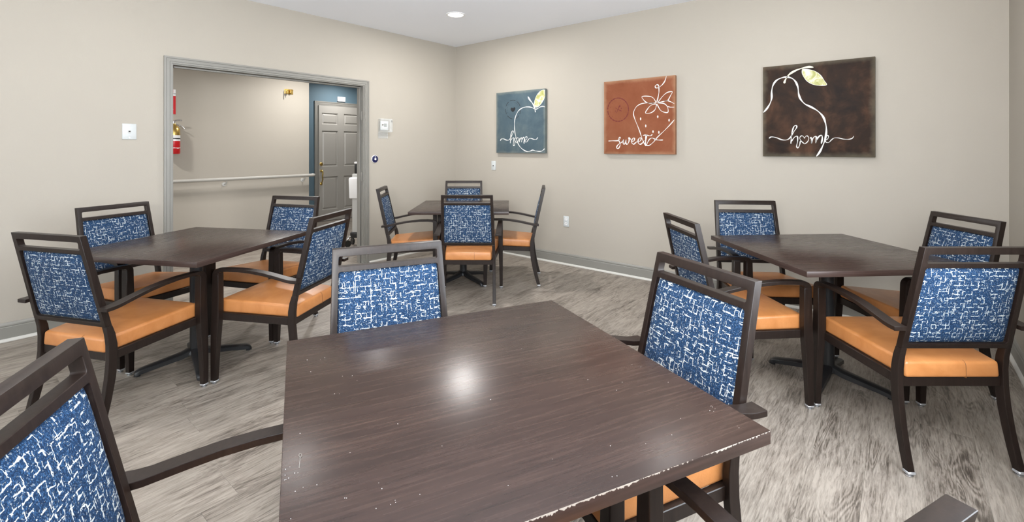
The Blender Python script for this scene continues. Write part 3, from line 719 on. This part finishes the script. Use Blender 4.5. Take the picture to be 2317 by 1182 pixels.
part('lettering', 'letter_white', [
 ([(180, 862), (202, 848), (250, 855), (300, 874), (345, 876), (380, 855), (415, 800), (443, 758), (438, 740), (418, 748), (402, 790), (392, 850), (388, 912)], .0085),
 ([(394, 890), (420, 852), (448, 842), (452, 885), (442, 935), (455, 950), (470, 925), (478, 885)], .0085),
 ([(520, 914), (490, 890), (472, 860), (485, 838), (505, 842), (517, 862)], .006), ([(520, 914), (548, 890), (557, 858), (545, 838), (528, 842), (517, 862)], .006),
 ([(570, 862), (582, 855), (580, 908), (590, 872), (612, 845), (630, 850), (624, 905)], .010), ([(628, 885), (652, 845), (680, 832), (686, 860), (676, 912)], .010),
 ([(712, 880), (740, 862), (744, 838), (728, 834), (715, 865), (720, 895), (748, 898), (775, 872), (800, 856), (840, 856), (885, 866), (935, 868), (970, 858), (985, 836)], .006)], y=-.0389)

# ================================================================== small wall fixtures
def plate_x(name, label, cat, y, z, w, h, kind, group=None):     # on the left wall
    t = thing(name, label, cat, (0, y, z), 0, group)
    bm = BM(); box(bm, 0, .007, -w/2, w/2, -h/2, h/2); bev(bm, .003, 2); mk('cover_plate', bm, 'white_plastic', t, 40)
    return t
t = plate_x('wall_jack', 'white wall plate with a small centre jack on the left wall beside the casing', 'wall plate', -3.475, 1.418, .088, .122, 'jack')
bm = BM(); box(bm, .007, .011, -.009, .009, -.013, .012); bev(bm, .001, 1); mk('jack', bm, 'silver', t); bx('jack_slot', (.0105, .0115, -.006, .006, -.004, .006), 'dark_slot', t)
for z in (.047, -.047):
    bm = BM(); cyl(bm, (.006, 0, z), (.0082, 0, z), .0035, n=12); mk('screw', bm, 'chrome', t)
# thermostat in a clear lock box
t = thing('thermostat', 'white thermostat inside a clear lock box on the left wall, right of the opening', 'thermostat', (0, -1.142, 1.548), 0)
bm = BM(); box(bm, .002, .022, -.060, .045, -.052, .052); bev(bm, .006, 3); mk('body', bm, 'white_plastic', t, 40)
bm = BM(); box(bm, .022, .025, -.036, .028, -.034, .036); bev(bm, .002, 1); mk('bezel', bm, 'white', t)
bx('screen', (.0245, .0262, -.022, .020, -.018, .024), 'screen', t)
bm = BM(); box(bm, .0, .052, -.082, .086, -.078, .078); bev(bm, .008, 3); mk('lock_box', bm, 'acrylic', t, 40)
bm = BM(); box(bm, .0, .006, -.082, .050, -.150, -.078); bev(bm, .002, 1); mk('lower_plate', bm, 'acrylic', t)
bm = BM(); lathe(bm, [(.001, .0), (.010, 0), (.010, .006), (.005, .007), (.001, .007)], (.052, -.058, .006), 20, 'X'); mk('lock', bm, 'chrome', t, 40)
bx('slot_mark', (.0522, .0530, .066, .072, .040, .062), 'dark_slot', t)
# round navy button
t = thing('push_button', 'round navy push button with white centre on the left wall below the thermostat', 'button', (0, -1.268, 1.163), 0)
bm = BM(); lathe(bm, [(.001, 0), (.044, 0), (.044, .005), (.041, .008), (.001, .009)], (0, 0, 0), 40, 'X'); mk('rim', bm, 'white', t, 40)
bm = BM(); lathe(bm, [(.001, .006), (.040, .006), (.040, .010), (.034, .014), (.001, .014)], (0, 0, 0), 40, 'X'); mk('disc', bm, 'navy', t, 40)
bm = BM(); lathe(bm, [(.001, .012), (.012, .012), (.012, .016), (.001, .017)], (0, 0, 0), 24, 'X'); mk('centre', bm, 'white', t, 40)
bm = BM(); box(bm, .0138, .0146, -.008, .008, .020, .027); mk('mark', bm, 'white', t)
# plates on the back wall (face -Y)
def plate_y(name, label, x, z, w, h):
    t = thing(name, label, 'outlet', (x, 0, z), 0)
    bm = BM(); box(bm, -w/2, w/2, -.008, 0, -h/2, h/2); bev(bm, .003, 2); mk('cover_plate', bm, 'white_plastic', t, 40); return t
t = plate_y('cable_outlet', 'small white cable plate on the back wall below the blue-grey canvas', .682, 1.068, .070, .115)
bm = BM(); cyl(bm, (0, -.007, -.002), (0, -.016, -.002), .006, n=14); mk('connector', bm, 'dark_slot', t)
for z in (.040, -.040):
    bm = BM(); cyl(bm, (0, -.007, z), (0, -.0092, z), .003, n=10); mk('screw', bm, 'silver', t)
t = plate_y('power_outlet', 'white duplex power outlet low on the back wall beside the chair shadow', 1.758, .477, .070, .118)
for z in (.026, -.026):
    bm = BM(); lathe(bm, [(.001, 0), (.0165, 0), (.0165, -.003), (.001, -.0035)], (0, -.0075, z), 20, 'Y'); rc = mk('receptacle', bm, 'white', t, 40)
    bm = BM(); box(bm, -.008, -.005, -.0118, -.0105, z-.002, z+.008); box(bm, .005, .008, -.0118, -.0105, z-.002, z+.008); cyl(bm, (0, -.0118, z-.009), (0, -.0105, z-.009), .003, n=8); mk('slots', bm, 'dark_slot', rc)

# ================================================================== hallway furniture
HX = -1.95
t = thing('handrail', 'grey wall handrail running along the hallway wall', 'handrail', (HX, -3.4, .9), 0)
bm = BM(); tube(bm, [(.085, y, 0) for y in (-3.0, 0, 2.36)] + [(.082, 2.385, 0), (.06, 2.40, 0), (.02, 2.405, 0), (.0, 2.405, 0)], .0205, 16); mk('rail', bm, 'rail', t, 50)
for y in (-2.2, -1.0, .20, 1.258, 2.26):
    bm = BM(); lathe(bm, [(.001, 0), (.026, 0), (.024, .006), (.001, .008)], (0, y, -.068), 16, 'X'); tube(bm, [(.006, y, -.068), (.045, y, -.066), (.075, y, -.048), (.083, y, -.018)], .007, 8); mk('bracket', bm, 'silver', t, 50)
# brass bracket
t = thing('brass_bracket', 'empty brass wall bracket high on the hallway wall', 'bracket', (HX, -1.333, 2.065), 0)
bm = BM(); box(bm, 0, .008, -.060, .060, -.030, .040); bev(bm, .003, 1); mk('back_plate', bm, 'brass', t)
bm = BM(); box(bm, .008, .05, -.048, -.020, -.028, .018); box(bm, .008, .05, .000, .028, -.018, .020); box(bm, .008, .035, -.020, .05, .020, .032); bev(bm, .003, 1); mk('arm_block', bm, 'brass', t)
bm = BM(); tube(bm, [(.03, -.058, .02), (.032, -.06, -.03), (.034, -.06, -.085)], .005, 8); mk('hook', bm, 'chrome', t)
# fire extinguisher and its sign
EY = -2.70
t = thing('fire_extinguisher', 'red fire extinguisher with brass collar hanging on the hallway wall behind the left casing', 'fire extinguisher', (HX+.085, EY, 1.22), 0)
bm = BM(); lathe(bm, [(.001, .0), (.060, 0), (.066, .008), (.066, .150)], n=32); mk('body', bm, 'red', t, 40)
bm = BM(); lathe(bm, [(.0665, .150), (.0665, .215)], n=32); mk('label_band', bm, 'white', t)
bm = BM(); lathe(bm, [(.067, .170), (.067, .184)], n=32); mk('label_stripe', bm, 'black', t)
bm = BM(); lathe(bm, [(.066, .215), (.064, .285), (.050, .315), (.026, .335), (.022, .35), (.001, .35)], n=32); mk('collar', bm, 'brass', t, 40)
bm = BM()
for k in range(5):
    a0 = -20+18*k
    loft(bm, [[(.0672*math.cos(R(a)), .0672*math.sin(R(a)), zz) for zz in (.062+.02*abs(k-2)*.3, .072)] + [(.0668*math.cos(R(a)), .0668*math.sin(R(a)), .066)] for a in (a0, a0+18)])
mk('label_wedge', bm, 'white', t)
bm = BM(); tube(bm, [(0, -.02, .35), (0, .02, .385), (0, .055, .393), (0, .085, .388)], .008, 8); tube(bm, [(0, .01, .345), (0, .05, .335), (0, .085, .318), (0, .105, .295)], .008, 8); cyl(bm, (0, 0, .34), (0, 0, .375), .014, n=14)
mk('handle', bm, 'chrome', t, 50)
bm = BM(); box(bm, -.085, -.066, -.02, .02, .15, .33); mk('hanger', bm, 'silver', t)
t = thing('extinguisher_sign', 'red and white fire extinguisher sign above the extinguisher', 'sign', (HX, -2.708, 1.684), 0)
bm = BM(); box(bm, 0, .004, -.052, .052, 0, .215); mk('red_panel', bm, 'red', t)
bm = BM(); box(bm, 0, .005, -.052, .052, .215, .290); mk('white_panel', bm, 'white', t)
bm = BM(); vs = [(.0, .018), (-.03, .055), (.03, .055)]; loft(bm, [[(x, y, z) for y, z in vs] for x in (.004, .0055)]); mk('arrow', bm, 'white', t)
def text_on(txt, size, parent, loc, mat='red', rot=(R(90), 0, R(90))):
    cu = bpy.data.curves.new('lettering', 'FONT'); cu.body = txt; cu.size = size; cu.align_x = 'CENTER'; cu.extrude = .0006
    tmp = bpy.data.objects.new('tmp', cu); C.objects.link(tmp); dg = bpy.context.evaluated_depsgraph_get()
    me = bpy.data.meshes.new_from_object(tmp.evaluated_get(dg)); bpy.data.objects.remove(tmp); me.name = 'lettering'; me.materials.clear(); me.materials.append(M[mat])
    o = bpy.data.objects.new('lettering', me); C.objects.link(o); o.parent = parent; o.location = loc; o.rotation_euler = rot; return o
text_on('FIRE', .038, t, (.0055, 0, .258)); text_on('EXTINGUISHER', .0155, t, (.0055, 0, .234), 'black')
# white placard box on the blue wall
t = thing('wall_placard', 'small white box on the blue wall above the grey door', 'sign', (DX, .19, 2.165), 0)
bm = BM(); box(bm, 0, .03, -.075, .075, -.042, .042); bev(bm, .004, 2); mk('body', bm, 'white', t, 40)
# wheeled stand with white sharps bin
t = thing('medical_stand', 'grey wheeled stand carrying a white bin, half hidden behind the opening jamb', 'medical cart', (-.90, -.925, 0), 129)
bm = BM(); box(bm, -.055, .055, -.05, .05, .17, .95); bev(bm, .012, 3); mk('column', bm, 'silver', t, 40)
bm = BM(); box(bm, -.001, .001, -.0515, -.049, .18, .94); mk('column_groove', bm, 'dark_slot', t)
bm = BM(); box(bm, -.075, .075, -.07, .07, .115, .19); bev(bm, .012, 2); mk('base', bm, 'black', t, 40)
for a in (45, 135, 225, 315):
    d = Vector((math.cos(R(a)), math.sin(R(a)), 0)); bm = BM(); tube(bm, [d*.05+Vector((0, 0, .14)), d*.11+Vector((0, 0, .13)), d*.13+Vector((0, 0, .10))], .014, 10)
    cs_ = mk('caster', bm, 'chrome', t, 50)
    bm = BM(); p = d*.13+Vector((0, 0, .045)); n = Vector((-d.y, d.x, 0)); cyl(bm, p-n*.012, p+n*.012, .045, n=24); bev(bm, .004, 1); mk('wheel', bm, 'black', cs_, 40)
bm = BM(); loft(bm, [[(sx*a, sy*b, z) for sx, sy in ((-1, -1), (1, -1), (1, 1), (-1, 1))] for a, b, z in ((.088, .07, .63), (.092, .074, .64), (.098, .08, .885), (.09, .072, .905))]); bev(bm, .008, 2)
bn = mk('bin', bm, 'white', t, 40)
bm = BM(); lathe(bm, [(.001, .905), (.055, .905), (.055, .93), (.045, .945), (.001, .95)], n=24); mk('bin_lid', bm, 'white', bn, 40)
bm = BM(); box(bm, -.03, .06, -.0825, -.079, .80, .87); mk('bin_label', bm, 'pink', bn)
bm = BM(); box(bm, -.018, .03, -.03, .03, .95, 1.08); bev(bm, .006, 2); mk('dispenser', bm, 'black', t, 40)
bm = BM(); box(bm, -.025, .04, -.035, .035, 1.08, 1.105); bev(bm, .008, 2); mk('dispenser_cap', bm, 'white', t, 40)
